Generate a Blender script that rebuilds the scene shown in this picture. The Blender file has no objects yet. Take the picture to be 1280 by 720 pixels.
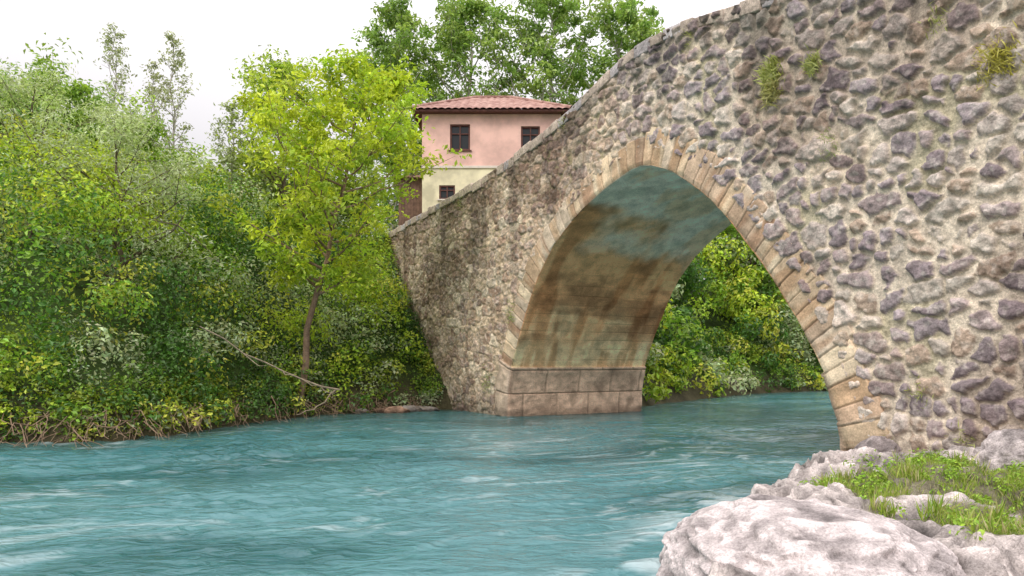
import bpy, bmesh, math, numpy as np
from mathutils import Vector
rng = np.random.default_rng(7)
sc = bpy.context.scene
COL = sc.collection
sc.view_settings.view_transform = 'Standard'
sc.view_settings.look = 'None'
sc.view_settings.exposure = 0

# ---------------------------------------------------------------- utils
def _h(ix, iy, iz, seed):
    h = (ix.astype(np.uint32)*np.uint32(374761393) + iy.astype(np.uint32)*np.uint32(668265263)
         + iz.astype(np.uint32)*np.uint32(2246822519) + np.uint32(seed*3266489917 & 0xffffffff))
    h = (h ^ (h >> np.uint32(13)))*np.uint32(1274126177)
    h = h ^ (h >> np.uint32(16))
    h = (h*np.uint32(2654435761)); h = h ^ (h >> np.uint32(15))
    return (h & np.uint32(0xffffff)).astype(np.float64)/16777215.0
def vnoise(x, y, z, seed=0):
    x, y, z = np.broadcast_arrays(np.asarray(x, float), np.asarray(y, float), np.asarray(z, float))
    fx, fy, fz = np.floor(x), np.floor(y), np.floor(z)
    ix, iy, iz = fx.astype(np.int64), fy.astype(np.int64), fz.astype(np.int64)
    u, v, w = x-fx, y-fy, z-fz
    u = u*u*(3-2*u); v = v*v*(3-2*v); w = w*w*(3-2*w)
    r = 0
    for a in (0, 1):
        for b in (0, 1):
            for c in (0, 1):
                r = r + _h(ix+a, iy+b, iz+c, seed)*(u if a else 1-u)*(v if b else 1-v)*(w if c else 1-w)
    return r
def fbm(x, y, z=0.0, octv=4, seed=0):
    r = 0; a = .5; t = 0
    for i in range(octv):
        r = r + a*vnoise(np.asarray(x)*2**i+i*17.3, np.asarray(y)*2**i+i*5.1, np.asarray(z)*2.0**i+i*9.7, seed+i)
        t += a; a *= .5
    return r/t
def sstep(a, b, x):
    t = np.clip((x-a)/(b-a), 0, 1)
    return t*t*(3-2*t)
def catmull(P, n):
    P = np.array(P, float)
    Q = np.vstack([2*P[0]-P[1], P, 2*P[-1]-P[-2]])
    out = []
    m = 40
    for i in range(1, len(Q)-2):
        t = np.linspace(0, 1, m, endpoint=False)[:, None]
        p0, p1, p2, p3 = Q[i-1], Q[i], Q[i+1], Q[i+2]
        out.append(.5*((2*p1)+(-p0+p2)*t+(2*p0-5*p1+4*p2-p3)*t*t+(-p0+3*p1-3*p2+p3)*t**3))
    D = np.vstack(out+[P[-1:]])
    L = np.concatenate([[0], np.cumsum(np.linalg.norm(np.diff(D, axis=0), axis=1))])
    l = np.linspace(0, L[-1], n)
    return np.stack([np.interp(l, L, D[:, k]) for k in range(P.shape[1])], 1), l
def in_poly(x, y, poly):
    inside = np.zeros(np.shape(x), bool)
    n = len(poly)
    for i in range(n):
        x1, y1 = poly[i]; x2, y2 = poly[(i+1) % n]
        if y1 == y2: continue
        c = ((y1 > y) != (y2 > y)) & (x < (x2-x1)*(y-y1)/(y2-y1)+x1)
        inside ^= c
    return inside
def dist_line(x, y, pl):
    d = np.full(np.shape(x), 1e9)
    for (x1, y1), (x2, y2) in zip(pl[:-1], pl[1:]):
        dx, dy = x2-x1, y2-y1
        t = np.clip(((x-x1)*dx+(y-y1)*dy)/(dx*dx+dy*dy), 0, 1)
        d = np.minimum(d, np.hypot(x-x1-t*dx, y-y1-t*dy))
    return d
def mesh_np(name, V, F, col=None, mat=None, smooth=True, parent=None, fcount=4):
    me = bpy.data.meshes.new(name)
    V = np.ascontiguousarray(V, dtype=np.float32); F = np.ascontiguousarray(F, dtype=np.int32)
    me.vertices.add(len(V)); me.vertices.foreach_set('co', V.ravel())
    me.loops.add(F.size); me.loops.foreach_set('vertex_index', F.ravel())
    me.polygons.add(len(F)); me.polygons.foreach_set('loop_start', np.arange(0, F.size, F.shape[1], dtype=np.int32))
    me.polygons.foreach_set('loop_total', np.full(len(F), F.shape[1], dtype=np.int32))
    me.update(calc_edges=True)
    me.polygons.foreach_set('use_smooth', np.full(len(F), smooth, dtype=bool))
    if col is not None:
        a = me.color_attributes.new('Col', 'FLOAT_COLOR', 'POINT')
        c = np.ones((len(V), 4), np.float32); c[:, :3] = np.clip(col, 0, 1)
        a.data.foreach_set('color', c.ravel())
    me.validate()
    if mat: me.materials.append(mat)
    o = bpy.data.objects.new(name, me); COL.objects.link(o)
    if parent: o.parent = parent
    return o
def grid_faces(nr, nc):
    i = np.arange(nr-1)[:, None]*nc+np.arange(nc-1)[None, :]
    return np.stack([i, i+1, i+nc+1, i+nc], -1).reshape(-1, 4)
def empty(name, loc=(0, 0, 0)):
    e = bpy.data.objects.new(name, None); COL.objects.link(e); e.location = loc
    e.empty_display_size = .2
    return e

# ---------------------------------------------------------------- materials
def new_mat(name):
    m = bpy.data.materials.new(name); m.use_nodes = True
    nt = m.node_tree; nt.nodes.clear()
    out = nt.nodes.new('ShaderNodeOutputMaterial')
    return m, nt, out
def N(nt, t, **kw):
    n = nt.nodes.new(t)
    for k, v in kw.items(): setattr(n, k, v)
    return n
def mat_attr(name, rough=.9, bscale=30, bstr=.4, bdist=.02, var=.35, vscale=6, vscale2=40):
    m, nt, out = new_mat(name)
    b = N(nt, 'ShaderNodeBsdfPrincipled'); b.inputs['Roughness'].default_value = rough
    b.inputs['Specular IOR Level'].default_value = .2
    at = N(nt, 'ShaderNodeAttribute', attribute_name='Col')
    tc = N(nt, 'ShaderNodeTexCoord')
    n1 = N(nt, 'ShaderNodeTexNoise'); n1.inputs['Scale'].default_value = vscale; n1.inputs['Detail'].default_value = 3
    n2 = N(nt, 'ShaderNodeTexNoise'); n2.inputs['Scale'].default_value = vscale2; n2.inputs['Detail'].default_value = 3
    n2.inputs['Roughness'].default_value = .7
    nt.links.new(tc.outputs['Object'], n1.inputs['Vector']); nt.links.new(tc.outputs['Object'], n2.inputs['Vector'])
    mr = N(nt, 'ShaderNodeMapRange'); mr.inputs['From Min'].default_value = .3; mr.inputs['From Max'].default_value = .7
    mr.inputs['To Min'].default_value = 1-var; mr.inputs['To Max'].default_value = 1+var
    nt.links.new(n1.outputs['Fac'], mr.inputs['Value'])
    mr2 = N(nt, 'ShaderNodeMapRange'); mr2.inputs['From Min'].default_value = .3; mr2.inputs['From Max'].default_value = .7
    mr2.inputs['To Min'].default_value = 1-var; mr2.inputs['To Max'].default_value = 1+var
    nt.links.new(n2.outputs['Fac'], mr2.inputs['Value'])
    mu = N(nt, 'ShaderNodeMath', operation='MULTIPLY')
    nt.links.new(mr.outputs[0], mu.inputs[0]); nt.links.new(mr2.outputs[0], mu.inputs[1])
    vm = N(nt, 'ShaderNodeVectorMath', operation='SCALE')
    nt.links.new(at.outputs['Color'], vm.inputs[0]); nt.links.new(mu.outputs[0], vm.inputs['Scale'])
    nt.links.new(vm.outputs[0], b.inputs['Base Color'])
    nb = N(nt, 'ShaderNodeTexNoise'); nb.inputs['Scale'].default_value = bscale; nb.inputs['Detail'].default_value = 4
    nb.inputs['Roughness'].default_value = .65
    nt.links.new(tc.outputs['Object'], nb.inputs['Vector'])
    bp = N(nt, 'ShaderNodeBump'); bp.inputs['Strength'].default_value = bstr; bp.inputs['Distance'].default_value = bdist
    nt.links.new(nb.outputs['Fac'], bp.inputs['Height']); nt.links.new(bp.outputs[0], b.inputs['Normal'])
    nt.links.new(b.outputs[0], out.inputs[0])
    return m
def mat_leaf(name, transl=.38, gloss=.04):
    m, nt, out = new_mat(name)
    at = N(nt, 'ShaderNodeAttribute', attribute_name='Col')
    d = N(nt, 'ShaderNodeBsdfDiffuse'); t = N(nt, 'ShaderNodeBsdfTranslucent')
    g = N(nt, 'ShaderNodeBsdfGlossy'); g.inputs['Roughness'].default_value = .45
    mx = N(nt, 'ShaderNodeMixShader'); mx.inputs[0].default_value = transl
    mg = N(nt, 'ShaderNodeMixShader'); mg.inputs[0].default_value = gloss
    gm = N(nt, 'ShaderNodeVectorMath', operation='MULTIPLY'); gm.inputs[1].default_value = (1.2, 1.2, .7)
    nt.links.new(at.outputs['Color'], d.inputs[0]); nt.links.new(at.outputs['Color'], gm.inputs[0])
    nt.links.new(gm.outputs[0], t.inputs[0])
    nt.links.new(d.outputs[0], mx.inputs[1]); nt.links.new(t.outputs[0], mx.inputs[2])
    nt.links.new(mx.outputs[0], mg.inputs[1]); nt.links.new(g.outputs[0], mg.inputs[2])
    nt.links.new(mg.outputs[0], out.inputs[0])
    return m
def mat_simple(name, c, rough=.8, nscale=8, var=.2, bstr=.2, spec=.3):
    m, nt, out = new_mat(name)
    b = N(nt, 'ShaderNodeBsdfPrincipled'); b.inputs['Roughness'].default_value = rough
    b.inputs['Specular IOR Level'].default_value = spec
    tc = N(nt, 'ShaderNodeTexCoord'); n1 = N(nt, 'ShaderNodeTexNoise'); n1.inputs['Scale'].default_value = nscale
    n1.inputs['Detail'].default_value = 6; n1.inputs['Roughness'].default_value = .62
    nt.links.new(tc.outputs['Object'], n1.inputs['Vector'])
    cr = N(nt, 'ShaderNodeValToRGB')
    cr.color_ramp.elements[0].position = .36; cr.color_ramp.elements[1].position = .62
    cr.color_ramp.elements[0].color = tuple(v*(1-var) for v in c)+(1,)
    cr.color_ramp.elements[1].color = tuple(min(1, v*(1+var)) for v in c)+(1,)
    nt.links.new(n1.outputs['Fac'], cr.inputs[0]); nt.links.new(cr.outputs[0], b.inputs['Base Color'])
    bp = N(nt, 'ShaderNodeBump'); bp.inputs['Strength'].default_value = bstr; bp.inputs['Distance'].default_value = .02
    nt.links.new(n1.outputs['Fac'], bp.inputs['Height']); nt.links.new(bp.outputs[0], b.inputs['Normal'])
    nt.links.new(b.outputs[0], out.inputs[0])
    return m
M_stone = mat_attr('rubble_masonry', bscale=20, bstr=.9, bdist=.035, var=.32, vscale=7, vscale2=34)
M_ring = mat_attr('cut_stone', bscale=24, bstr=.6, bdist=.025, var=.24, vscale=3, vscale2=30)
M_rock = mat_attr('limestone_rock', bscale=30, bstr=.9, bdist=.04, var=.34, vscale=6, vscale2=50)
M_soil = mat_attr('bank_soil', bscale=6, bstr=.6, bdist=.1, var=.3, vscale=1.5, vscale2=12)
M_leaf = mat_leaf('leaf')
M_grass = mat_leaf('grass_blade', .3, .03)
M_bark = mat_attr('bark', bscale=25, bstr=.6, bdist=.02, var=.3, vscale=6, vscale2=30)

# ---------------------------------------------------------------- bridge frame
A = np.array([-.12, 22.75]); U = np.array([.489, -.872]); NN = np.array([.872, .489]); W = 5.0
def to_world(s, w, z):
    s, w, z = np.broadcast_arrays(s, w, z)
    return np.stack([A[0]+U[0]*s+NN[0]*w, A[1]+U[1]*s+NN[1]*w, z], -1)
TOP = [(-18, 7.0), (-10.85, 6.95), (-6.48, 7.2), (-3.5, 7.33), (-1.85, 7.45), (.245, 7.68), (2.86, 8.1), (4.33, 8.45), (5.6, 8.78), (6.7, 8.86),
       (7.8, 8.78), (9.56, 8.5), (12, 8.15), (15, 7.5), (22, 6.0)]
_tp, _ = catmull(TOP, 600)
def top(s): return np.interp(s, _tp[:, 0], _tp[:, 1])
ARCH = [(.0, -.9), (0, 0), (.06, .8), (.22, 1.4), (.48, 1.98), (1.13, 3.1), (1.84, 4.1), (2.9, 4.98), (4.33, 5.68), (5.5, 6.02), (6.35, 6.1),
        (7.3, 5.76), (8.27, 5.12), (9.15, 4.27), (9.94, 3.38), (10.67, 2.38), (11.17, 1.55), (11.5, .75), (11.64, 0), (11.66, -.9)]
NT = 1300
arc, arcL = catmull(ARCH, NT)
tg = np.gradient(arc, axis=0); tg /= np.linalg.norm(tg, axis=1)[:, None]
for _ in range(6):
    tg[1:-1] = (tg[:-2]+tg[1:-1]*2+tg[2:])/4
tg /= np.linalg.norm(tg, axis=1)[:, None]
nrm = np.stack([-tg[:, 1], tg[:, 0]], 1)

# ---------------------------------------------------------------- terrain
FB = [(-80, 6), (-30, 12.5), (-14, 15.2), (-10.4, 15.4), (-8.8, 15.4), (-7.9, 17), (-7.2, 20.2), (-6, 23.4), (-4.4, 25.0), (-2.9, 26.2), (1, 25.9), (3.75, 26.3),
      (5.5, 29), (7.5, 32), (12.2, 38.5), (18, 42.5), (40, 50), (90, 60)]
NB = [(-80, -8), (-30, -5), (-3, 1.5), (.5, 3.2), (1.3, 5), (2.3, 7), (2.8, 8.5), (3.2, 9.6), (4.4, 11), (5.9, 12.6), (10, 15.2), (14, 20), (24, 28), (45, 36), (90, 44)]
RIV = FB+NB[::-1]
def ground(x, y):
    x = np.asarray(x, float); y = np.asarray(y, float)
    ins = in_poly(x, y, RIV)
    dF = dist_line(x, y, FB); dN = dist_line(x, y, NB)
    w = (x-A[0])*NN[0]+(y-A[1])*NN[1]
    n = fbm(x*.35, y*.35, 0, 4, 3)-.5
    hf = .55*(1-np.exp(-dF/.5))+8*np.tanh(dF/11)+n*1.2*np.tanh(dF/3)+np.clip(dF-50, 0, 400)*.07
    hn = np.where(w > 4, .6*(1-np.exp(-dN/.5))+6*np.tanh(dN/14), .02+.0*dN+np.clip(dN-8, 0, 60)*.04)+n*.15
    land = np.where(dF < dN, hf, hn)
    return np.where(ins, -np.minimum(1.3, .7*np.minimum(dF, dN))-.02, land)
def spaced(*segs):
    o = []
    for a, b, st in segs: o.append(np.arange(a, b, st))
    return np.concatenate(o+[[segs[-1][1]]])
xs = spaced((-420, -40, 20), (-40, 32, .45), (32, 420, 20)); ys = spaced((-120, 0, 10), (0, 56, .45), (56, 520, 16))
X, Y = np.meshgrid(xs, ys); Z = ground(X, Y)
g = fbm(X*.8, Y*.8, 0, 4, 11)[..., None]
dFg = dist_line(X, Y, FB)[..., None]
ca = np.array([.035, .03, .016])*(1-g)+np.array([.08, .07, .035])*g
cb_ = np.array([.03, .05, .012])*(1-g)+np.array([.05, .085, .018])*g
cm = sstep(.3, 1.2, dFg)
col = ca*(1-cm)+cb_*cm
mesh_np('ground', np.stack([X, Y, Z], -1).reshape(-1, 3), grid_faces(*X.shape), col.reshape(-1, 3), M_soil)

# ---------------------------------------------------------------- bridge
bridge = empty('stone_arch_bridge')
def wall_field(s, z, rightness):
    rh, cw0 = .285, .39
    s2 = s+.12*(fbm(s*1.4, z*1.4, 0, 2, 21)-.5)*2+.06*(fbm(s*6, z*6, 0, 3, 23)-.5)*2
    z2 = z+.16*(fbm(s*.8, z*1.1, 4, 2, 22)-.5)*2+.06*(fbm(s*6, z*6, 5, 3, 24)-.5)*2
    row = np.floor(z2/rh)
    F1 = np.full(s.shape, 9.); F2 = np.full(s.shape, 9.); ID = np.zeros(s.shape)
    I0 = np.zeros_like(row, dtype=np.int64)
    for dr in (-1, 0, 1):
        r = (row+dr).astype(np.int64)
        cw = cw0*(.65+.9*_h(r, I0, I0, 4))
        off = _h(r, I0, I0, 5)*cw
        colm = np.floor((s2-off)/cw)
        for dc in (-1, 0, 1):
            c = (colm+dc).astype(np.int64)
            j1 = _h(r, c, I0, 6); j2 = _h(r, c, I0, 7); wt = _h(r, c, I0, 8)
            px = off+(c+.5+(j1-.5)*.85)*cw; pz = (r+.5+(j2-.5)*.6)*rh
            dx = (s2-px)/cw; dz = (z2-pz)/rh
            an = (_h(r, c, I0, 13)-.5)*.9
            dx, dz = dx*np.cos(an)+dz*np.sin(an), -dx*np.sin(an)+dz*np.cos(an)
            d = (np.abs(dx)**3.4+np.abs(dz)**3.4)**(1/3.4)-.42*wt
            idv = r*4096+c
            closer = d < F1
            F2 = np.where(closer, F1, np.minimum(F2, d))
            ID = np.where(closer, idv, ID); F1 = np.where(closer, d, F1)
    e = F2-F1
    idi = ID.astype(np.int64)
    r1 = _h(idi, I0, I0, 31); r2 = _h(idi, I0, I0, 32); r3 = _h(idi, I0, I0, 33)
    nz = fbm(s*9, z*9, 0, 4, 41); nl = fbm(s*.5, z*.5, 0, 3, 42); nf = fbm(s*22, z*22, 0, 3, 44)
    gap = .025+.19*rightness*(.3+r3)
    e = e+(nz-.5)*.28
    mask = sstep(gap, gap+.06, e)
    dome = sstep(gap-.02, gap+.24, e)**.55
    h = dome*(.012+.035*r1+.06*rightness*(.3+r3))+(nz-.5)*.075*(.3+mask)+(nl-.5)*.08+(nf-.5)*.02
    P_r = np.array([[.42, .34, .33], [.56, .48, .43], [.30, .245, .255], [.63, .55, .47], [.52, .40, .31], [.38, .32, .33]])
    P_l = np.array([[.56, .41, .29], [.68, .53, .38], [.43, .30, .22], [.60, .46, .35], [.74, .61, .46], [.48, .35, .28]])
    k = np.minimum((r2*6).astype(int), 5)
    rr = (rightness*(.75+.5*sstep(.4, .6, fbm(s*.6, z*.6, 3, 3, 53)))).clip(0, 1)[..., None]
    stone = P_l[k]*(1-rr)+P_r[k]*rr
    stone = stone*(.75+.4*r3)[..., None]
    mott = sstep(.5, .66, fbm(s*12, z*12, 8, 4, 52))[..., None]
    stone = stone*(1-.35*mott)+np.array([.68, .62, .55])*.35*mott
    nm = fbm(s*4, z*4, 2, 4, 51)
    mort = (np.array([.62, .49, .34])*(1-rr)+np.array([.72, .62, .50])*rr)*(.72+.5*nm)[..., None]
    wz = sstep(.5, .64, fbm(s*.7, z*.45, 7, 4, 61))[..., None]
    c = mort*(1-mask[..., None])+stone*mask[..., None]
    c = c*(1-wz*np.array([.30, .33, .33]))
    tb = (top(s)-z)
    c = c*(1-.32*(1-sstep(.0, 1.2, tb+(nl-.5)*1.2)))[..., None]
    strk = sstep(.52, .66, fbm(s*2.6, z*.35, 77, 4, 62))*(1-sstep(1.0, 5.0, tb))
    c = c*(1-.42*strk)[..., None]
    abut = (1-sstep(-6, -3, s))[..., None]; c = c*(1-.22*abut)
    damp = (1-sstep(.1, .7, z+.5*(nm-.5)))[..., None]
    c = c*(1-.5*damp)
    moss = (sstep(.58, .72, fbm(s*1.3, z*.9, 9, 4, 71))*(1-mask)*.4)[..., None]
    c = c*(1-moss)+np.array([.25, .25, .10])*moss
    return h, c
svals = np.concatenate([np.arange(-16, -8, .05), np.arange(-8, 2, .03), np.arange(2, 10, .024), np.arange(10, 16, .018), np.arange(16, 21, .06), [21]])
zvals = np.concatenate([np.arange(-.8, 9.1, .022)])
S, ZZ = np.meshgrid(svals, zvals)
T = top(S)
Zc = np.minimum(ZZ, T)
right = sstep(4.5, 11.0, S+.6*(ZZ-4))
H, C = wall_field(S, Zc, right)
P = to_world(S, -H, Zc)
F = grid_faces(*S.shape)
ringpoly = (arc+nrm*.4)
rp = [tuple(v) for v in ringpoly[::8]]
fc_s = S.ravel()[F].mean(1); fc_z = ZZ.ravel()[F].mean(1)
near = (fc_s > -1) & (fc_s < 13) & (fc_z < 7.2)
kill = np.zeros(len(F), bool)
kill[near] = in_poly(fc_s[near], fc_z[near], rp)
kill |= ZZ.ravel()[F].min(1) > top(fc_s)
F = F[~kill]
def compact(V, F, Cc):
    used = np.zeros(len(V), bool); used[F.ravel()] = True
    mp = np.cumsum(used)-1
    return V[used], mp[F], Cc[used]
V, F, Cc = compact(P.reshape(-1, 3), F, C.reshape(-1, 3))
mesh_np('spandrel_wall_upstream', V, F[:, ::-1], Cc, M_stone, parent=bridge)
sv = np.arange(-16, 21.05, .08); zv = np.arange(-.8, 9.1, .07)
S, ZZ = np.meshgrid(sv, zv); Zc = np.minimum(ZZ, top(S))
H, C = wall_field(S, Zc, np.full(S.shape, .3)); P = to_world(S, W+H*.6, Zc); F = grid_faces(*S.shape)
fc_s = S.ravel()[F].mean(1); fc_z = ZZ.ravel()[F].mean(1)
kill = in_poly(fc_s, fc_z, [tuple(v) for v in (arc+nrm*.3)[::8]]) | (ZZ.ravel()[F].min(1) > top(fc_s))
V, F, Cc = compact(P.reshape(-1, 3), F[~kill], C.reshape(-1, 3))
mesh_np('spandrel_wall_downstream', V, F, Cc, M_stone, parent=bridge)

edges = [0.]
while edges[-1] < arcL[-1]+1: edges.append(edges[-1]+.24+.16*rng.random())
edges = np.array(edges)
vi = np.searchsorted(edges, arcL, side='right')-1
dj = np.minimum(arcL-edges[vi], edges[vi+1]-arcL)
vr = rng.random((len(edges)+2, 4))
qf = np.concatenate([[-.2], np.linspace(0, .96, 26), [.985]])
wb = np.concatenate([[.02, .05], np.arange(.1, W-.03, .045), [W]])
rows_V = []; rows_C = []
s0, z0 = arc[:, 0], arc[:, 1]
footing = (1-sstep(1.48, 1.52, z0))*(s0 < 5)
footr = (1-sstep(1.48, 1.52, z0))*(s0 > 5)
thick = .60+.14*vr[vi, 0]
thick = np.where(s0 > 6.5, thick+.10, thick)
pal = np.array([[.70, .54, .37], [.62, .47, .32], [.74, .60, .43], [.57, .42, .30], [.67, .54, .41]])
vcol = pal[(vr[vi, 1]*5).astype(int).clip(0, 4)]*(.85+.25*vr[vi, 2])[:, None]
CH = .72
def coursed(z):
    zc = (z+.03) % CH
    return 1-sstep(.008, .03, np.minimum(zc, CH-zc))
for q in qf:
    qq = max(q, 0)
    r = thick*(1-qq)
    nz = fbm(arcL*7, r*7, 3, 4, 81); nl = fbm(arcL*2, r*1.2, 5, 3, 82)
    groove = (1-sstep(.004, .022, dj))*sstep(.3, .6, nl+.15)
    h = .05+.016*(vr[vi, 3]-.5)+.04*(nz-.5)-.025*groove+.06*(nl-.5)
    if q < 0: h = np.full_like(h, -.1)
    round_ = .0 if q < .9 else (.015 if q < .98 else .035)
    gz = coursed(z0)
    h = np.where(footing > .5, .10+.04*(nz-.5)-.035*gz, h)
    if q < 0: h = np.full_like(h, -.1)
    p = arc+nrm*r[:, None]
    rows_V.append(to_world(p[:, 0], -(h-round_), p[:, 1]))
    st = sstep(.46, .64, fbm(arcL*4.0, r*.7, 1, 4, 83))[:, None]
    c = vcol*(1-st*.6)+vcol*np.array([.62, .46, .36])*st*.6
    c = c*(.80+.40*nz)[:, None]
    c = c*(1-.40*groove[:, None])
    cf = np.array([.60, .46, .35])*(.7+.6*nz)[:, None]*(1-.4*gz[:, None])
    c = np.where(footing[:, None] > .5, cf, c)
    damp = (1-sstep(.1, .5, z0))[:, None]
    c = c*(1-.5*damp)
    rows_C.append(c)
zrow = np.floor((z0+.03)/CH)
for w in wb:
    nz = fbm(arcL*7, w*7, 13, 4, 91); nl = fbm(arcL*.9, w*.9, 15, 4, 92)
    woff = _h(vi.astype(np.int64), vi*0, vi*0, 9)*.9
    dw = (w+woff) % .9; dw = np.minimum(dw, .9-dw)
    gr = 1-sstep(.004, .02, np.minimum(dj, dw))
    plaster = sstep(3.6, 4.6, z0+(nl-.5)*2.6)
    smooth_lo = sstep(.42, .55, fbm(arcL*.8, w*.6, 25, 3, 94))
    gr = gr*(1-.9*plaster)*(1-.6*smooth_lo)
    h = .06*(nl-.5)+.03*(nz-.5)-.012*gr
    woff2 = _h(zrow.astype(np.int64), vi*0, vi*0, 10)*1.2
    dw2 = (w+woff2) % 1.2; dw2 = np.minimum(dw2, 1.2-dw2)
    zc = (z0+.03) % CH; gz = 1-sstep(.008, .03, np.minimum(np.minimum(zc, CH-zc), dw2))
    foot = np.clip(footing+footr, 0, 1)
    h = np.where(foot > .5, .09+.05*(nz-.5)-.03*gz, h)
    p = arc-nrm*h[:, None]
    rows_V.append(to_world(p[:, 0], w-.05*(w < .03), p[:, 1]))
    tan = np.array([.97, .72, .43]); org = np.array([.95, .50, .25]); grey = np.array([.97, .79, .65]); drk = np.array([.34, .17, .085]); ft = np.array([.78, .54, .39])
    k1 = sstep(2.1, 3.2, z0+(nl-.5)*1.8)[:, None]
    c = tan*(1-k1)+org*k1
    pl = sstep(4.8, 5.7, z0+(nl-.5)*2.4+.20*(w-2.0))[:, None]
    c = c*(1-pl)+grey*pl
    st = sstep(.44, .62, fbm(arcL*1.6, w*.55, 17, 5, 93))*sstep(2.0, 2.6, z0)*(1-sstep(3.4, 4.6, z0))
    c = c*(1-.70*st[:, None])+drk*.70*st[:, None]
    st2 = sstep(.50, .66, fbm(arcL*.5, w*3.0, 37, 4, 95))*(1-pl[:, 0])
    c = c*(1-st2[:, None]*np.array([.28, .38, .44]))
    st3 = sstep(.53, .68, fbm(arcL*2.2, w*2.2, 57, 5, 97))
    c = c*(1-.28*st3[:, None]*(1-.6*pl))
    gs = sstep(.55, .68, fbm(arcL*.9, w*1.1, 47, 4, 96))*pl[:, 0]
    c = c*(1-.3*gs[:, None])+np.array([.50, .50, .36])*.3*gs[:, None]
    rs = sstep(.50, .64, fbm(arcL*.8, w*1.6, 67, 4, 98))*pl[:, 0]
    c = c*(1-.55*rs[:, None])+np.array([.90, .52, .28])*.55*rs[:, None]
    vary = _h(vi.astype(np.int64), np.floor((w+woff)/.9).astype(np.int64), vi*0, 12)
    c = c*(.90+.18*vary*(1-plaster)+.2*nz)[:, None]
    c = c*(1-.3*gr[:, None])
    b2 = _h(zrow.astype(np.int64), np.floor((w+woff2)/1.2).astype(np.int64), vi*0, 14)
    cf = ft*(.75+.35*b2+.6*(nz-.5))[:, None]*(1-.4*gz[:, None])*(1-.3*st3[:, None])
    c = np.where(foot[:, None] > .5, cf, c)
    damp = (1-sstep(.1, .4, z0+.3*(nl-.5)))[:, None]
    c = c*(1-.5*damp)
    rows_C.append(c)
V = np.stack(rows_V, 0); C = np.stack(rows_C, 0)
mesh_np('arch_ring_and_barrel', V.reshape(-1, 3), grid_faces(*V.shape[:2])[:, ::-1], C.reshape(-1, 3), M_ring, parent=bridge)

def blocks(name, L, mat, parent, bevel=.025, subdiv=False):
    bm = bmesh.new(); cl = bm.verts.layers.float_color.new('Col')
    for (pts8, c) in L:
        vs = [bm.verts.new(p) for p in pts8]
        for v in vs: v[cl] = (c[0], c[1], c[2], 1)
        for f in ((0, 3, 2, 1), (4, 5, 6, 7), (0, 1, 5, 4), (1, 2, 6, 5), (2, 3, 7, 6), (3, 0, 4, 7)):
            bm.faces.new([vs[i] for i in f])
    if bevel: bmesh.ops.bevel(bm, geom=bm.edges[:], offset=bevel, segments=2, affect='EDGES', profile=.6)
    bmesh.ops.recalc_face_normals(bm, faces=bm.faces)
    me = bpy.data.meshes.new(name); bm.to_mesh(me); bm.free(); me.materials.append(mat)
    o = bpy.data.objects.new(name, me); COL.objects.link(o); o.parent = parent
    for p in me.polygons: p.use_smooth = True
    return o
L = []
s = -16.
while s < 21:
    l = .25+.45*rng.random(); hh = .15+.09*rng.random(); dz = rng.normal(0, .022); pr = .03+.06*rng.random()
    e = s+l-.015
    for (w0, w1) in ((-pr, .42), (W-.42, W+pr)):
        pts = [to_world(a, b, top(a)-hh*k+dz+.05*(1-k)).tolist() for k in (1, 0) for (a, b) in ((s, w0), (e, w0), (e, w1), (s, w1))]
        v = .75+.5*rng.random(); base = np.array([.50, .41, .34]) if rng.random() < .7 else np.array([.44, .40, .40])
        L.append((pts, base*v))
    s += l
blocks('parapet_coping', L, M_stone, bridge)
sv = np.arange(-16, 21.1, .5)
prof = [(.40, -.05), (.40, -.95), (2.5, -.9), (4.6, -.95), (4.6, -.05)]
V = np.stack([to_world(sv, w, top(sv)+dz) for w, dz in prof], 1)
mesh_np('deck', V.reshape(-1, 3), grid_faces(len(sv), len(prof)), np.full((V.shape[0]*V.shape[1], 3), .3)*np.array([1, .92, .8]), M_stone, smooth=False, parent=bridge)
for se in (-16, 21):
    q = [to_world(se, 0., -.8), to_world(se, W, -.8), to_world(se, W, top(se)-.03), to_world(se, 0., top(se)-.03)]
    mesh_np('end_wall', np.array(q), np.array([[0, 1, 2, 3]]), np.full((4, 3), .3), M_stone, smooth=False, parent=bridge)

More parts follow.
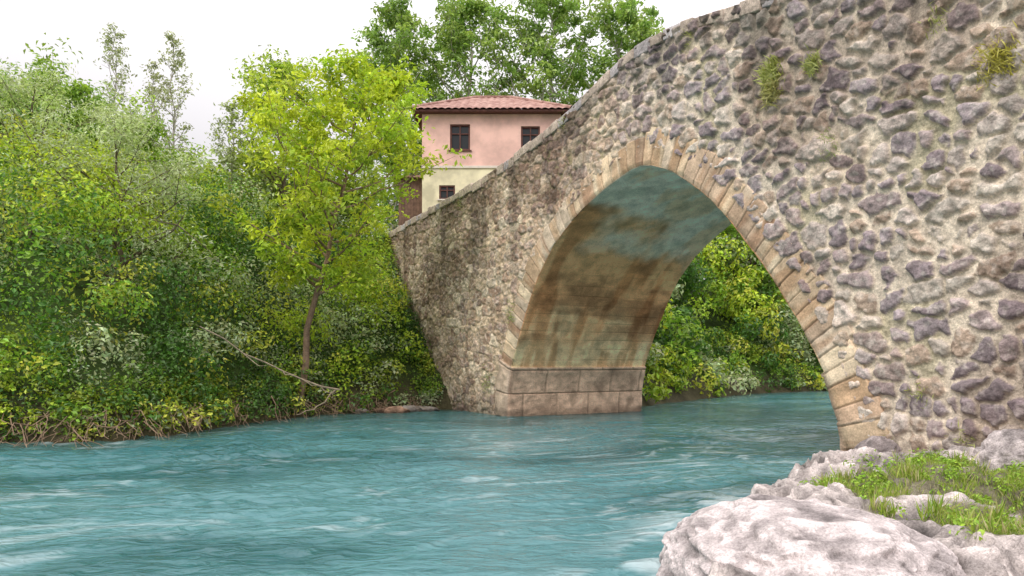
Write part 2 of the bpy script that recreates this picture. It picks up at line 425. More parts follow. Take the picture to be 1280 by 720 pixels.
# ---------------------------------------------------------------- rocks
def rock(name, c, rad, seed, amp=.25, sub=5, colr=(.42, .37, .36), fine=.06, parent=None, pw=.85):
    bm = bmesh.new(); bmesh.ops.create_icosphere(bm, subdivisions=sub, radius=1)
    me = bpy.data.meshes.new(name); bm.to_mesh(me); bm.free()
    n = len(me.vertices); v = np.empty(n*3, np.float32); me.vertices.foreach_get('co', v); v = v.reshape(-1, 3).astype(float)
    r = max(rad)
    d = 1+amp*(fbm(v[:, 0]*1.3+seed, v[:, 1]*1.3, v[:, 2]*1.3, 4, seed)-.5)*2
    rid = 1-np.abs(fbm(v[:, 0]*3+seed, v[:, 1]*3, v[:, 2]*3, 6, seed+9)-.5)*2
    d = d+fine*(rid-.8)*2
    pit = fbm(v[:, 0]*11*r, v[:, 1]*11*r, v[:, 2]*11*r, 4, seed+19)
    holes = sstep(.62, .74, fbm(v[:, 0]*9*r, v[:, 1]*9*r, v[:, 2]*14*r, 3, seed+39))
    d = d+fine*.8*(pit-.5)-.014*holes
    st = fbm(v[:, 0]*2+seed, v[:, 1]*2, v[:, 2]*6, 3, seed+29)
    d = d+fine*.8*sstep(.47, .53, st)
    sgn = np.sign(v); vv = sgn*np.abs(v)**pw
    p = vv*d[:, None]*np.array(rad)+np.array(c)
    me.vertices.foreach_set('co', p.astype(np.float32).ravel())
    a = me.color_attributes.new('Col', 'FLOAT_COLOR', 'POINT'); cc = np.ones((n, 4), np.float32)
    base = np.array(colr)*(.50+.55*rid+.9*(pit-.5))[:, None]*(1-.30*holes)[:, None]
    li = sstep(.50, .62, fbm(v[:, 0]*4*r, v[:, 1]*4*r, v[:, 2]*4*r, 5, seed+3))[:, None]
    base = base*(1-.30*li)
    wet = (1-sstep(.02, .14, p[:, 2]))[:, None]
    cc[:, :3] = np.clip(base*(1-.6*wet), .02, 1); a.data.foreach_set('color', cc.ravel())
    me.polygons.foreach_set('use_smooth', np.ones(len(me.polygons), bool)); me.materials.append(M_rock); me.update()
    o = bpy.data.objects.new(name, me); COL.objects.link(o)
    if parent: o.parent = parent
    return o
rock('boulder', (2.15, 5.5, -.12), (1.0, 1.2, .68), 3, amp=.2, sub=7, colr=(.58, .51, .50), fine=.055)
rock('boulder', (6.35, 9.55, .25), (.5, .4, .5), 12, amp=.25, sub=6, colr=(.52, .46, .45))
rock('boulder', (5.75, 11.9, .1), (.35, .3, .4), 15, amp=.25, colr=(.42, .36, .35))
rock('boulder', (3.35, 4.75, -.14), (.6, .55, .36), 22, amp=.3, sub=6, colr=(.54, .48, .47))
rock('boulder', (5.0, 12.0, -.02), (.4, .25, .14), 32, amp=.3, colr=(.36, .32, .29))
rock('boulder', (7.2, 10.2, .2), (.6, .35, .55), 42, amp=.3, sub=6, colr=(.48, .42, .41))
xs = np.arange(1.0, 13, .025); ys = np.arange(3, 13.6, .025)
X, Y = np.meshgrid(xs, ys)
ins = in_poly(X, Y, RIV); dN = dist_line(X, Y, NB); sd = np.where(ins, -dN, dN)
n1 = fbm(X*.9, Y*.9, 0, 4, 101); n2 = fbm(X*3.2, Y*3.2, 0, 5, 102); rid = 1-np.abs(fbm(X*2.2, Y*2.2, 3, 6, 103)-.5)*2
q = sd+(n1-.5)*1.0+(n2-.5)*.35
Z = -.6+.76*sstep(-.28, .10, q)+.08*sstep(.0, 1.2, q)+.13*sstep(.47, .53, n1)+.10*sstep(.49, .52, fbm(X*2.3, Y*2.3, 7, 4, 108))+.18*(n2-.5)+.16*(rid-.8)
pit = fbm(X*9, Y*9, 0, 4, 104); holes = sstep(.60, .72, fbm(X*7, Y*7, 4, 3, 109))
Z += .08*(pit-.5)-.04*holes
Z -= .14*sstep(10.2, 12.2, Y)
Z -= .12*sstep(.5, 1.0, sd)*(1-sstep(7.5, 8.5, Y))
blob = np.exp(-(((X-4.7)/1.3)**2+((Y-8.3)/1.1)**2))+.9*np.exp(-(((X-4.1)/.7)**2+((Y-6.1)/.9)**2))+.8*np.exp(-(((X-6.3)/1.1)**2+((Y-8.6)/.7)**2))+.5*np.exp(-(((X-3.5)/.4)**2+((Y-8.3)/.5)**2))
gm = sstep(.46, .62, .52*np.clip(blob, 0, 1)+.80*(fbm(X*2.4+3, Y*2.4, 5, 4, 105)-.2))*sstep(.35, .8, sd)
soil = np.array([.14, .13, .06])
lime = np.array([.54, .475, .45])
c = lime*(.36+.72*rid[..., None]**2+.8*(n2[..., None]-.5)+.45*(pit[..., None]-.5))*(1-.3*holes[..., None])
li = sstep(.48, .61, fbm(X*5, Y*5, 0, 5, 106))[..., None]; c = c*(1-.38*li)
c = c*(1-.8*gm[..., None])+soil*.8*gm[..., None]
wet = (1-sstep(.03, .15, Z))[..., None]; c = np.clip(c*(1-.55*wet), .02, 1)
mesh_np('rock_ledge', np.stack([X, Y, Z], -1).reshape(-1, 3), grid_faces(*X.shape), c.reshape(-1, 3), M_rock)
LZ, LG = Z, gm; lx, ly = xs, ys
def ledge_z(x, y):
    i = np.clip(((y-ly[0])/.025).astype(int), 0, len(ly)-1); j = np.clip(((x-lx[0])/.025).astype(int), 0, len(lx)-1)
    return LZ[i, j], LG[i, j]

# ---------------------------------------------------------------- leaves
def leaves(name, Cn, Nr, size, colr, mat=M_leaf, parent=None, aspect=.5, Tn=None, bend=.12):
    n = len(Cn)
    Nr = Nr/np.maximum(np.linalg.norm(Nr, axis=1), 1e-6)[:, None]
    if Tn is None: Tn = rng.normal(size=(n, 3)); Tn[:, 2] -= .4
    t = Tn-(Tn*Nr).sum(1)[:, None]*Nr; t /= np.maximum(np.linalg.norm(t, axis=1), 1e-6)[:, None]
    b = np.cross(Nr, t); sz = size[:, None]
    V = np.stack([Cn-t*sz*.5, Cn+b*sz*aspect*.5-t*sz*.08+Nr*sz*bend, Cn+t*sz*.5-Nr*sz*bend*.6, Cn-b*sz*aspect*.5-t*sz*.08+Nr*sz*bend], 1).reshape(-1, 3)
    F = np.arange(n*4).reshape(-1, 4)
    return mesh_np(name, V, F, np.repeat(colr, 4, axis=0), mat, smooth=False, parent=parent)
def clumps(Cc, R, npl, lsize, ccol, squash=.8, cj=.26):
    m = len(Cc); idx = np.repeat(np.arange(m), npl)
    n = len(idx)
    d = rng.normal(size=(n, 3)); d[:, 2] = d[:, 2]+.25; d /= np.linalg.norm(d, axis=1)[:, None]
    lump = .62+.75*fbm(d[:, 0]*2.2+idx*3.1, d[:, 1]*2.2, d[:, 2]*2.2, 2, 5)
    rr = R[idx]*lump*(1-.45*rng.random(n)**2.2)
    p = Cc[idx]+d*rr[:, None]*np.array([1, 1, squash])
    nr = d+rng.normal(size=(n, 3))*.45+np.array([0, 0, .45])
    c = ccol[idx]*(1+cj*rng.normal(size=(n, 1)))*(1+.06*rng.normal(size=(n, 3)))
    sz = (lsize[idx] if np.ndim(lsize) else lsize)*(.6+.8*rng.random(n))
    return p, nr, sz, np.clip(c, .005, 1)
GREENS = np.array([[.35, .50, .045], [.23, .40, .04], [.09, .20, .03], [.47, .59, .05], [.13, .28, .045], [.46, .54, .30], [.56, .60, .08]])
def bushcol(x, y, z, seed):
    n = fbm(x*.28, y*.28, z*.28, 3, seed); m = fbm(x*.5+9, y*.5, z*.5, 3, seed+5)
    r = rng.random(len(x))
    k = np.where(n+.22*(r-.5) > .54, 3, np.where(n+.2*(r-.5) > .47, 0, np.where(n+.2*(r-.5) > .42, 1, 2)))
    k = np.where(m+.1*(r-.5) > .59, 5, k)
    k = np.where((r > .92), 6, k)
    return GREENS[k]
def bridge_sw(x, y): return (x-A[0])*U[0]+(y-A[1])*U[1], (x-A[0])*NN[0]+(y-A[1])*NN[1]
def bank_bushes(name, n, xr, yr, dmax, rr, hmax, leafsz, dens, seed, extra=None, colmul=1.0, smin=-.45, base=.35):
    x = rng.uniform(*xr, n); y = rng.uniform(*yr, n)
    dF = dist_line(x, y, FB); ins = in_poly(x, y, RIV)
    sd = np.where(ins, -dF, dF)
    gz = np.maximum(ground(x, y), 0)
    bh = hmax*(.25+1.2*fbm(x*.3, y*.3, 2, 3, seed))*sstep(-.6, 3, sd)+base
    R = rr[0]+(rr[1]-rr[0])*rng.random(n)**1.5
    R *= .55+.45*sstep(0, 2.5, sd)
    z = gz+bh*np.sqrt(rng.random(n))*1.0
    ok = (sd > smin) & (sd < dmax) & ((~ins) | (z > .3))
    s_, w_ = bridge_sw(x, y)
    ok &= ~((w_ > -R*.75) & (w_ < 5+R) & (s_ > -17))
    if extra is not None: ok &= extra(x, y, z, R, s_, w_, sd)
    x, y, z, R = x[ok], y[ok], z[ok], R[ok]
    c = bushcol(x, y, z, seed)*colmul
    npl = (dens*(R/.7)**1.6*.9).astype(int)+12
    Cc = np.stack([x, y, z], 1)
    p, nr, sz, cc = clumps(Cc, R, npl, np.full(len(x), leafsz)*(.8+.5*rng.random(len(x))), c)
    k = p[:, 2] > .04
    leaves(name, p[k], nr[k], sz[k], cc[k], aspect=.55)
    return int(k.sum())
def ex_left(x, y, z, R, s_, w_, sd):
    lim = -2.35-.42*np.maximum(z-.3, 0)-R*.5
    front = (w_ < 0) & (y < 34) & (x > -9)
    ok = ~(front & (x > lim))
    ok &= ~((w_ > 4) & (x > -7.5) & (x < 5) & (z > 7.6))
    return ok
n1_ = bank_bushes('bank_bushes', 2300, (-26, -2), (13, 34), 13, (.35, 1.1), 3.0, .11, 120, 201, ex_left)
n1b = bank_bushes('waterline_shrubs', 4400, (-24, -2), (13, 29), 1.9, (.30, .65), .9, .095, 90, 231, ex_left, smin=-.55, base=.15, colmul=.8)
n1c = bank_bushes('trailing_ivy', 5200, (-19, -5), (14, 24), .85, (.30, .52), .35, .09, 80, 261, ex_left, smin=-.5, base=.1, colmul=.7)
n2_ = bank_bushes('hilltop_bushes', 800, (-40, 6), (24, 50), 30, (.9, 1.9), 3.2, .23, 115, 301,
    lambda x, y, z, R, s_, w_, sd: (sd > 9) & ~((x > -8) & (x < 5) & ((y < 47) & (z > 8.0))) & ~((x > -6.6) & (x < 4.5) & (y > 35.5) & (y < 48)) & (z < 11.2))
n3_ = bank_bushes('riverbank_shrubs', 850, (3.5, 26), (26, 54), 13, (.6, 1.5), 5.0, .21, 135, 401,
    lambda x, y, z, R, s_, w_, sd: (w_ > 5+R) & (z < 12) & ~((x < 5) & (z > 8)), .92)
n4_ = bank_bushes('overhanging_shrubs', 1300, (3.5, 22), (25, 46), 2.2, (.5, .95), .9, .17, 90, 431,
    lambda x, y, z, R, s_, w_, sd: (w_ > 5+R), .8, smin=-.5, base=.15)
# ivy and scrub climbing the foot of the abutment
m = 620
sI = rng.uniform(-11, -4.5, m); tI = rng.random(m)
zmaxI = .6+np.maximum(0, -sI-4.7)*1.15
zI = zmaxI*tI**.8
wI = -.12-rng.random(m)*(.35+.9*(1-tI))
PI = to_world(sI, wI, zI)
cI = bushcol(PI[:, 0], PI[:, 1], PI[:, 2], 231)*.8
p, nr, sz, cc = clumps(PI, .22+.25*rng.random(m), np.full(m, 70), .10, cI)
kk = p[:, 2] > .05
leaves('abutment_ivy', p[kk], nr[kk], sz[kk], cc[kk], aspect=.6)

def tubes(name, L, mat, parent, colr, sides=6):
    VV = []; FF = []; off = 0
    for pts, r0, r1 in L:
        pts = np.array(pts, float); n = len(pts)
        rr = np.linspace(r0, r1, n)
        tn = np.gradient(pts, axis=0); tn /= np.maximum(np.linalg.norm(tn, axis=1), 1e-9)[:, None]
        ref = np.where(np.abs(tn[:, 2:3]) > .9, np.array([[1., 0, 0]]), np.array([[0, 0, 1.]]))
        a = np.cross(tn, ref); a /= np.linalg.norm(a, axis=1)[:, None]; b = np.cross(tn, a)
        th = np.arange(sides)/sides*2*math.pi
        ring = pts[:, None]+rr[:, None, None]*(np.cos(th)[None, :, None]*a[:, None]+np.sin(th)[None, :, None]*b[:, None])
        VV.append(ring.reshape(-1, 3))
        for i in range(n-1):
            for j in range(sides):
                k = (j+1) % sides
                FF.append((off+i*sides+j, off+i*sides+k, off+(i+1)*sides+k, off+(i+1)*sides+j))
        off += n*sides
    V = np.vstack(VV)
    c = np.array(colr)*(.8+.4*rng.random((len(V), 1)))
    return mesh_np(name, V, np.array(FF), c, mat, parent=parent)
def make_tree(name, base, H, R, nlimb, nleaf, lsize, colr, cb=.3, lean=(0, 0), tr=.12, bark=(.16, .12, .09), spread=.28, up=.6, prof=None, aspect=.45, droop=0, curve=None, col2=None):
    e = empty(name, base)
    n = 10; t = np.linspace(0, 1, n)
    tp = np.stack([lean[0]*t**1.2, lean[1]*t**1.2, H*t*.96], 1)
    tp[1:-1, :2] += rng.normal(size=(n-2, 2))*H*.012
    if curve is not None: tp[:, 0] += curve*np.sin(t*math.pi)
    L = [(tp, tr, tr*.15)]
    pf = prof or (lambda u: math.sin(math.pi*min(max(u*.85+.12, 0), 1))**.7)
    LC = []; wts = []
    for i in range(nlimb):
        u = (i+.5)/nlimb; tt = cb+(1-cb)*u
        st = np.array([np.interp(tt, t, tp[:, k]) for k in range(3)])
        az = i*2.39996+rng.normal()*.5; ln = R*pf(u)*(.6+.55*rng.random())+.1
        d = np.array([math.cos(az), math.sin(az), up*(.6+.8*rng.random())]); d /= np.linalg.norm(d)
        k = 5; q = np.linspace(0, 1, k)[:, None]
        pts = st+d*ln*q+np.array([0, 0, .25*ln])*q**2+rng.normal(size=(k, 3))*ln*.04*q-np.array([0, 0, droop*ln])*q**2
        r0 = tr*(1-tt)*.55+.012*H/9
        L.append((pts, r0, r0*.2))
        for qq in np.linspace(.35, 1, 5):
            LC.append(np.array([np.interp(qq, q[:, 0], pts[:, kk]) for kk in range(3)])); wts.append(.5+qq)
        for j in range(4):
            qq = .3+.6*rng.random(); s1 = np.array([np.interp(qq, q[:, 0], pts[:, kk]) for kk in range(3)])
            d2 = d*.6+rng.normal(size=3)*.6; d2[2] += .15; d2 /= np.linalg.norm(d2); l2 = ln*(.25+.3*rng.random())
            p2 = s1+d2*l2*np.linspace(0, 1, 3)[:, None]-np.array([0, 0, droop*l2])*np.linspace(0, 1, 3)[:, None]**2
            L.append((p2, r0*.4, r0*.12)); LC.append(p2[1]); LC.append(p2[2]); wts += [1, 1.3]
    tubes('trunk_and_limbs', L, M_bark, e, bark, 6)
    LC = np.array(LC); wts = np.array(wts); m = len(LC)
    wts = wts*(.15+rng.random(m)**1.8*1.8); wts /= wts.sum()
    idx = rng.choice(m, nleaf, p=wts)
    cr = R*spread*(.5+.8*rng.random(m))
    off = rng.normal(size=(nleaf, 3)); off /= np.linalg.norm(off, axis=1)[:, None]
    off *= (rng.random(nleaf)**.45)[:, None]
    p = LC[idx]+off*cr[idx][:, None]*np.array([1, 1, .6])
    nr = off*.6+rng.normal(size=(nleaf, 3))*.5+np.array([0, 0, .6])
    cc = np.array(colr)[None]*np.ones((nleaf, 1))
    if col2 is not None:
        mixv = (rng.random(m) > .55)[idx][:, None]; cc = np.where(mixv, np.array(col2)[None], cc)
    cc = cc*(.75+.5*rng.random(m))[idx][:, None]*(1+.18*rng.normal(size=(nleaf, 1)))
    leaves('crown', p, nr, lsize*(.6+.8*rng.random(nleaf)), np.clip(cc, .004, 1), parent=e, aspect=aspect)
    return e
def gz(x, y): return float(ground(np.array([x]), np.array([y]))[0])
make_tree('young_walnut_tree', (-6.5, 23.3, gz(-6.5, 23.3)-.2), 10.2, 3.1, 34, 14500, .18, (.54, .62, .05), cb=.32, lean=(2.1, .2), tr=.12, spread=.18, up=.38, col2=(.38, .52, .045), bark=(.28, .19, .13))
make_tree('broadleaf_tree', (-9.3, 31, gz(-9.3, 31)-.3), 8.5, 2.6, 30, 9000, .20, (.34, .48, .06), cb=.2, tr=.14, col2=(.47, .56, .10))
make_tree('poplar_tree', (-13.4, 30, gz(-13.4, 30)-.3), 9.0, .85, 26, 1500, .14, (.42, .46, .30), cb=.3, tr=.07, spread=.34, up=1.3, bark=(.45, .41, .39))
make_tree('poplar_tree', (-16.7, 32, gz(-16.7, 32)-.3), 9.0, .9, 26, 1400, .14, (.40, .45, .28), cb=.3, tr=.07, spread=.34, up=1.3, bark=(.45, .41, .39))
make_tree('poplar_tree', (-14.6, 31, gz(-14.6, 31)-.3), 7.6, .8, 22, 1300, .14, (.42, .45, .30), cb=.3, tr=.06, spread=.34, up=1.3, bark=(.45, .41, .39))
make_tree('poplar_tree', (-11.2, 30.5, gz(-11.2, 30.5)-.3), 6.8, .9, 22, 1800, .14, (.42, .48, .28), cb=.2, tr=.07, spread=.32, up=1.1, bark=(.45, .41, .39))
make_tree('willow_tree', (-10.6, 20.5, gz(-10.6, 20.5)-.3), 5.6, 2.4, 26, 10000, .14, (.52, .58, .38), cb=.12, tr=.1, spread=.24, up=.5, aspect=.25, col2=(.40, .50, .22))
make_tree('willow_tree', (-13.5, 21.5, gz(-13.5, 21.5)-.3), 5.0, 2.2, 24, 8000, .14, (.52, .58, .38), cb=.12, tr=.1, spread=.24, up=.5, aspect=.25, col2=(.38, .50, .18))
make_tree('broadleaf_tree', (-16.5, 27, gz(-16.5, 27)-.3), 4.9, 2.6, 26, 9000, .18, (.22, .37, .05), cb=.15, tr=.12, col2=(.33, .48, .06))
make_tree('broadleaf_tree', (-13.4, 27, gz(-13.4, 27)-.3), 4.6, 2.2, 24, 7000, .17, (.34, .48, .06), cb=.15, tr=.1, col2=(.22, .36, .05))
make_tree('broadleaf_tree', (-7.0, 33.5, gz(-7.0, 33.5)-.3), 5.5, 1.9, 24, 6500, .18, (.30, .44, .06), cb=.1, tr=.1, col2=(.44, .54, .06))
make_tree('pine_tree', (-22.3, 33, gz(-22.3, 33)-.3), 6.4, 2.2, 34, 8000, .2, (.05, .10, .04), cb=.15, tr=.14, up=.15, prof=lambda u: 1.05-u*.85, aspect=.18)
for (x, y, h, r, nl) in ((-7.6, 50, 17, 4.0, 10000), (-3.0, 52, 19, 4.8, 11500), (2.4, 51, 19, 4.6, 11500), (7.2, 50, 18.5, 4.4, 10000), (11.5, 53, 15, 4, 7000)):
    make_tree('plane_tree', (x, y, gz(x, y)-.4), h, r, 38, nl, .34, (.24, .38, .09), cb=.16, tr=.24, spread=.19, up=.7, bark=(.48, .44, .40), col2=(.37, .49, .14))
for (x, y, h, r) in ((-33, 45, 5, 4), (-27, 50, 6, 4), (20, 48, 8, 4), (14, 45, 8, 3.6)):
    make_tree('broadleaf_tree', (x, y, gz(x, y)-.4), h, r, 26, 5000, .36, (.22, .36, .05), cb=.12, tr=.2)

e = empty('fallen_branch', (0, 0, 0))
L = []
def bent(a, b, sag, k=8, jit=.05):
    t = np.linspace(0, 1, k)[:, None]; a = np.array(a); b = np.array(b)
    p = a+(b-a)*t; p[:, 2] -= (sag*np.sin(t*math.pi))[:, 0]; p[1:-1] += rng.normal(size=(k-2, 3))*jit; return p
mainb = bent((-7.9, 19.2, 2.55), (-4.9, 21.6, .85), .2)
L.append((mainb, .016, .032))
for k in (2, 4, 5, 6):
    L.append((bent(mainb[k], mainb[k]+np.array([.4+.3*rng.random(), -.2, -.4+.4*rng.random()]), .1, 5, .03), .014, .005))
L.append((bent((-5.0, 21.5, .85), (-5.9, 20.8, .2), .1), .025, .012))
tubes('limbs', L, M_bark, e, (.34, .27, .19))
L = []
fb = np.array(FB); seg, _ = catmull(fb[2:10], 400)
for i in range(260):
    k = rng.integers(0, 399); p = seg[k]
    a = np.array([p[0]-rng.uniform(-.1, .5), p[1]+rng.uniform(.0, .5), rng.uniform(.2, .7)])
    b = np.array([p[0]+rng.uniform(-.7, .9), p[1]-rng.uniform(.3, .95), rng.uniform(-.1, .15)])
    L.append((bent(a, b, rng.uniform(-.2, .15), 6, .07), .006+.014*rng.random(), .004))
tubes('exposed_roots', L, M_bark, None, (.26, .18, .12), 5)
rk = empty('riverbank_stones')
for i in range(12):
    k = rng.integers(350, 399); p = seg[k]; r = .10+.18*rng.random()
    rock('stone', (p[0]+rng.normal()*.3, p[1]-.2-rng.random()*.5, .02), (r*1.3, r, r*.6), 60+i, sub=4, amp=.4, colr=(.38, .24, .17) if rng.random() < .6 else (.33, .29, .26), parent=rk)

def grass(name, x, y, z, ln, colr, lean=.35, width=.07):
    n = len(x)
    T_ = np.stack([rng.normal(size=n)*lean, rng.normal(size=n)*lean, np.ones(n)], 1)
    T_ /= np.linalg.norm(T_, axis=1)[:, None]
    Nr = np.stack([rng.normal(size=n), rng.normal(size=n), rng.normal(size=n)*.2], 1)
    Cn = np.stack([x, y, z], 1)+T_*ln[:, None]*.45
    leaves(name, Cn, Nr, ln, colr, mat=M_grass, aspect=width, Tn=T_, bend=.04)
n = 130000
x = rng.uniform(2.5, 9.0, n); y = rng.uniform(4.2, 11.5, n)
z, gmv = ledge_z(x, y)
tuft = fbm(x*5, y*5, 0, 3, 501)
ok = (gmv*(.3+1.1*tuft) > .40+.4*rng.random(n)) & (z > .1)
x, y, z, tf = x[ok], y[ok], z[ok], tuft[ok]
ln = (.04+.40*np.clip(tf-.42, 0, 1))*(.6+.9*rng.random(len(x)))
gc = np.array([[.36, .50, .06], [.46, .54, .12], [.24, .40, .05], [.56, .52, .26]])[rng.integers(0, 4, len(x))]*(.6+.5*rng.random((len(x), 1)))
grass('grass', x, y, z, ln, gc, lean=.45)
m = 110; wx_ = rng.uniform(3.2, 7.5, m*8); wy_ = rng.uniform(5.0, 9.8, m*8); wz_, wg_ = ledge_z(wx_, wy_)
kk = np.where((wg_ > .3))[0][:m]
p, nr, sz, cc = clumps(np.stack([wx_[kk], wy_[kk], wz_[kk]+.03], 1), .06+.12*rng.random(len(kk)), np.full(len(kk), 60), .045, np.tile([[.30, .46, .06]], (len(kk), 1)), squash=.8)
leaves('ground_weeds', p, nr, sz, cc, mat=M_grass, aspect=.5)
def weed(s, z, n, rs, ln, colr, down=.2):
    ss = s+rng.normal(size=n)*rs; zz = z+rng.normal(size=n)*rs*1.1
    P = to_world(ss, -.05-.03*rng.random(n), zz)
    T_ = rng.normal(size=(n, 3))*.45+np.array([-NN[0], -NN[1], .7-down])
    T_ /= np.linalg.norm(T_, axis=1)[:, None]
    l = ln*(.5+rng.random(n))
    leaves('wall_weed', P+T_*l[:, None]*.4, rng.normal(size=(n, 3)), l, np.array(colr)*(.6+.7*rng.random((n, 1))), mat=M_grass, aspect=.12, Tn=T_, bend=.06)
weed(10.1, 6.9, 500, .10, .19, (.48, .52, .18)); weed(10.12, 6.6, 400, .09, .18, (.52, .50, .22), .8)
weed(11.0, 6.78, 240, .08, .15, (.46, .50, .18)); weed(14.05, 5.8, 520, .13, .12, (.54, .50, .12))
weed(11.3, 5.3, 120, .12, .09, (.3, .4, .1)); weed(-1.2, 1.0, 150, .2, .1, (.24, .34, .08)); weed(.3, 3.0, 120, .15, .1, (.32, .4, .1))
for (ws, wz) in ((3.1, 7.95), (7.9, 8.4), (-3.2, 6.9), (13.2, 6.7), (12.9, 1.2), (13.6, .5), (12.4, .3)):
    weed(ws, wz, 70, .10, .08+.03*rng.random(), (.40, .44, .14))

# ---------------------------------------------------------------- house
house = empty('pink_house')
M_pink = mat_simple('pink_plaster', (.78, .50, .43), .9, .9, .16, .1)
M_cream = mat_simple('cream_plaster', (.74, .67, .46), .9, 1.1, .2, .1)
M_trim = mat_simple('dark_wood', (.12, .05, .04), .7, 6, .3)
M_white = mat_simple('white_band', (.72, .64, .56), .8, 4, .08)
M_wood = mat_simple('weathered_boards', (.17, .10, .07), .8, 5, .3)
def mat_tile():
    m, nt, out = new_mat('roof_tiles')
    b = N(nt, 'ShaderNodeBsdfPrincipled'); b.inputs['Roughness'].default_value = .8
    tc = N(nt, 'ShaderNodeTexCoord'); n1 = N(nt, 'ShaderNodeTexNoise'); n1.inputs['Scale'].default_value = 3; n1.inputs['Detail'].default_value = 6
    nt.links.new(tc.outputs['Object'], n1.inputs['Vector'])
    cr = N(nt, 'ShaderNodeValToRGB'); cr.color_ramp.elements[0].position = .35; cr.color_ramp.elements[1].position = .65
    cr.color_ramp.elements[0].color = (.22, .10, .08, 1); cr.color_ramp.elements[1].color = (.46, .28, .23, 1)
    nt.links.new(n1.outputs['Fac'], cr.inputs[0]); nt.links.new(cr.outputs[0], b.inputs['Base Color'])
    nt.links.new(b.outputs[0], out.inputs[0]); return m
M_tile = mat_tile()
m_, nt, out = new_mat('window_glass'); b = N(nt, 'ShaderNodeBsdfPrincipled'); b.inputs['Base Color'].default_value = (.015, .018, .02, 1); b.inputs['Roughness'].default_value = .12
nt.links.new(b.outputs[0], out.inputs[0]); M_glass = m_
def box(name, x0, x1, y0, y1, z0, z1, mat, parent, bevel=0):
    bm = bmesh.new(); bmesh.ops.create_cube(bm, size=1)
    for v in bm.verts: v.co = Vector(((x0+x1)/2+v.co.x*(x1-x0), (y0+y1)/2+v.co.y*(y1-y0), (z0+z1)/2+v.co.z*(z1-z0)))
    me = bpy.data.meshes.new(name); bm.to_mesh(me); bm.free(); me.materials.append(mat)
    o = bpy.data.objects.new(name, me); COL.objects.link(o); o.parent = parent; return o
HX0, HX1, HY, HD = -4.5, 2.45, 38.0, 7.0
def wall_with_openings(name, x0, x1, z0, z1, ops, y, th, mat):
    xsq = sorted({x0, x1, *[o[0] for o in ops], *[o[1] for o in ops]}); zsq = sorted({z0, z1, *[o[2] for o in ops], *[o[3] for o in ops]})
    bm = bmesh.new()
    for a, b_ in zip(xsq[:-1], xsq[1:]):
        for c, d in zip(zsq[:-1], zsq[1:]):
            if any(o[0] <= a and b_ <= o[1] and o[2] <= c and d <= o[3] for o in ops): continue
            r_ = bmesh.ops.create_cube(bm, size=1)
            for v in r_['verts']: v.co = Vector(((a+b_)/2+v.co.x*(b_-a), y+th/2+v.co.y*th, (c+d)/2+v.co.z*(d-c)))
    bmesh.ops.remove_doubles(bm, verts=bm.verts, dist=.0005)
    bm.verts.index_update()
    seen = {}
    for f in list(bm.faces):
        k = tuple(sorted(v.index for v in f.verts)); seen.setdefault(k, []).append(f)
    dl = [f for v in seen.values() if len(v) > 1 for f in v]
    if dl: bmesh.ops.delete(bm, geom=dl, context='FACES_ONLY')
    me = bpy.data.meshes.new(name); bm.to_mesh(me); bm.free(); me.materials.append(mat)
    o = bpy.data.objects.new(name, me); COL.objects.link(o); o.parent = house
up = [(-3.1, -2.1, 12.2, 13.5), (.45, 1.4, 12.25, 13.4)]
lo = [(-3.65, -2.85, 9.75, 10.45), (.5, 1.3, 9.6, 10.4)]
wall_with_openings('upper_wall', HX0, HX1, 11.42, 14.0, up, HY, .3, M_pink)
wall_with_openings('lower_wall', HX0, HX1, 6.0, 11.3, lo, HY+.02, .28, M_cream)
box('floor_band', HX0-.03, HX1+.03, HY-.04, HY+.3, 11.3, 11.42, M_white, house)
for nm, xa, xb in (('side_wall_west', HX0, HX0+.3), ('side_wall_east', HX1-.3, HX1)):
    box(nm, xa, xb, HY+.3, HY+HD, 11.42, 14.0, M_pink, house); box(nm+'_lower', xa, xb, HY+.3, HY+HD, 6, 11.42, M_cream, house)
box('rear_wall', HX0+.3, HX1-.3, HY+HD-.3, HY+HD, 6, 14.0, M_pink, house)
for i, (a, b_, c, d) in enumerate(up+lo):
    box(f'glass_{i}', a, b_, HY+.16, HY+.18, c, d, M_glass, house)
    f = .08
    for nm, q in (('jamb_l', (a, a+f, c, d)), ('jamb_r', (b_-f, b_, c, d)), ('head', (a+f, b_-f, d-f, d)), ('sill', (a+f, b_-f, c, c+f)), ('mullion', ((a+b_)/2-.03, (a+b_)/2+.03, c+f, d-f))):
        box(f'{nm}_{i}', q[0], q[1], HY+.06, HY+.15, q[2], q[3], M_trim, house)
    box(f'transom_{i}', a+f, b_-f, HY+.07, HY+.14, c+(d-c)*.62, c+(d-c)*.62+.05, M_trim, house)
    box(f'outer_sill_{i}', a-.08, b_+.08, HY-.07, HY+.05, c-.07, c-.003, M_trim if i < 2 else M_white, house)
box('eaves', HX0-.4, HX1+.4, HY-.45, HY+HD+.45, 14.0, 14.1, M_trim, house)
ex0, ex1, ey0, ey1, ez, rz = HX0-.5, HX1+.5, HY-.55, HY+HD+.55, 14.1, 16.0
ym = (ey0+ey1)/2; rx0, rx1 = ex0+3.0, ex1-3.0
def slope(a, b, c, d, nm, nu):
    a, b, c, d = map(np.array, (a, b, c, d))
    u = np.linspace(0, 1, nu)[None, :, None]; v = np.linspace(0, 1, 20)[:, None, None]
    width = np.linalg.norm(b-a)
    e0 = a+(b-a)*u; e1 = d+(c-d)*u
    P = e0+(e1-e0)*v
    run = (P-a)@((b-a)/width)
    P = P.copy(); P[..., 2] += .06*np.abs(np.sin(run/.34*math.pi))+.02*((np.linspace(0, 1, 20)*12) % 1)[:, None]
    mesh_np(nm, P.reshape(-1, 3), grid_faces(20, nu), None, M_tile, smooth=False, parent=house)
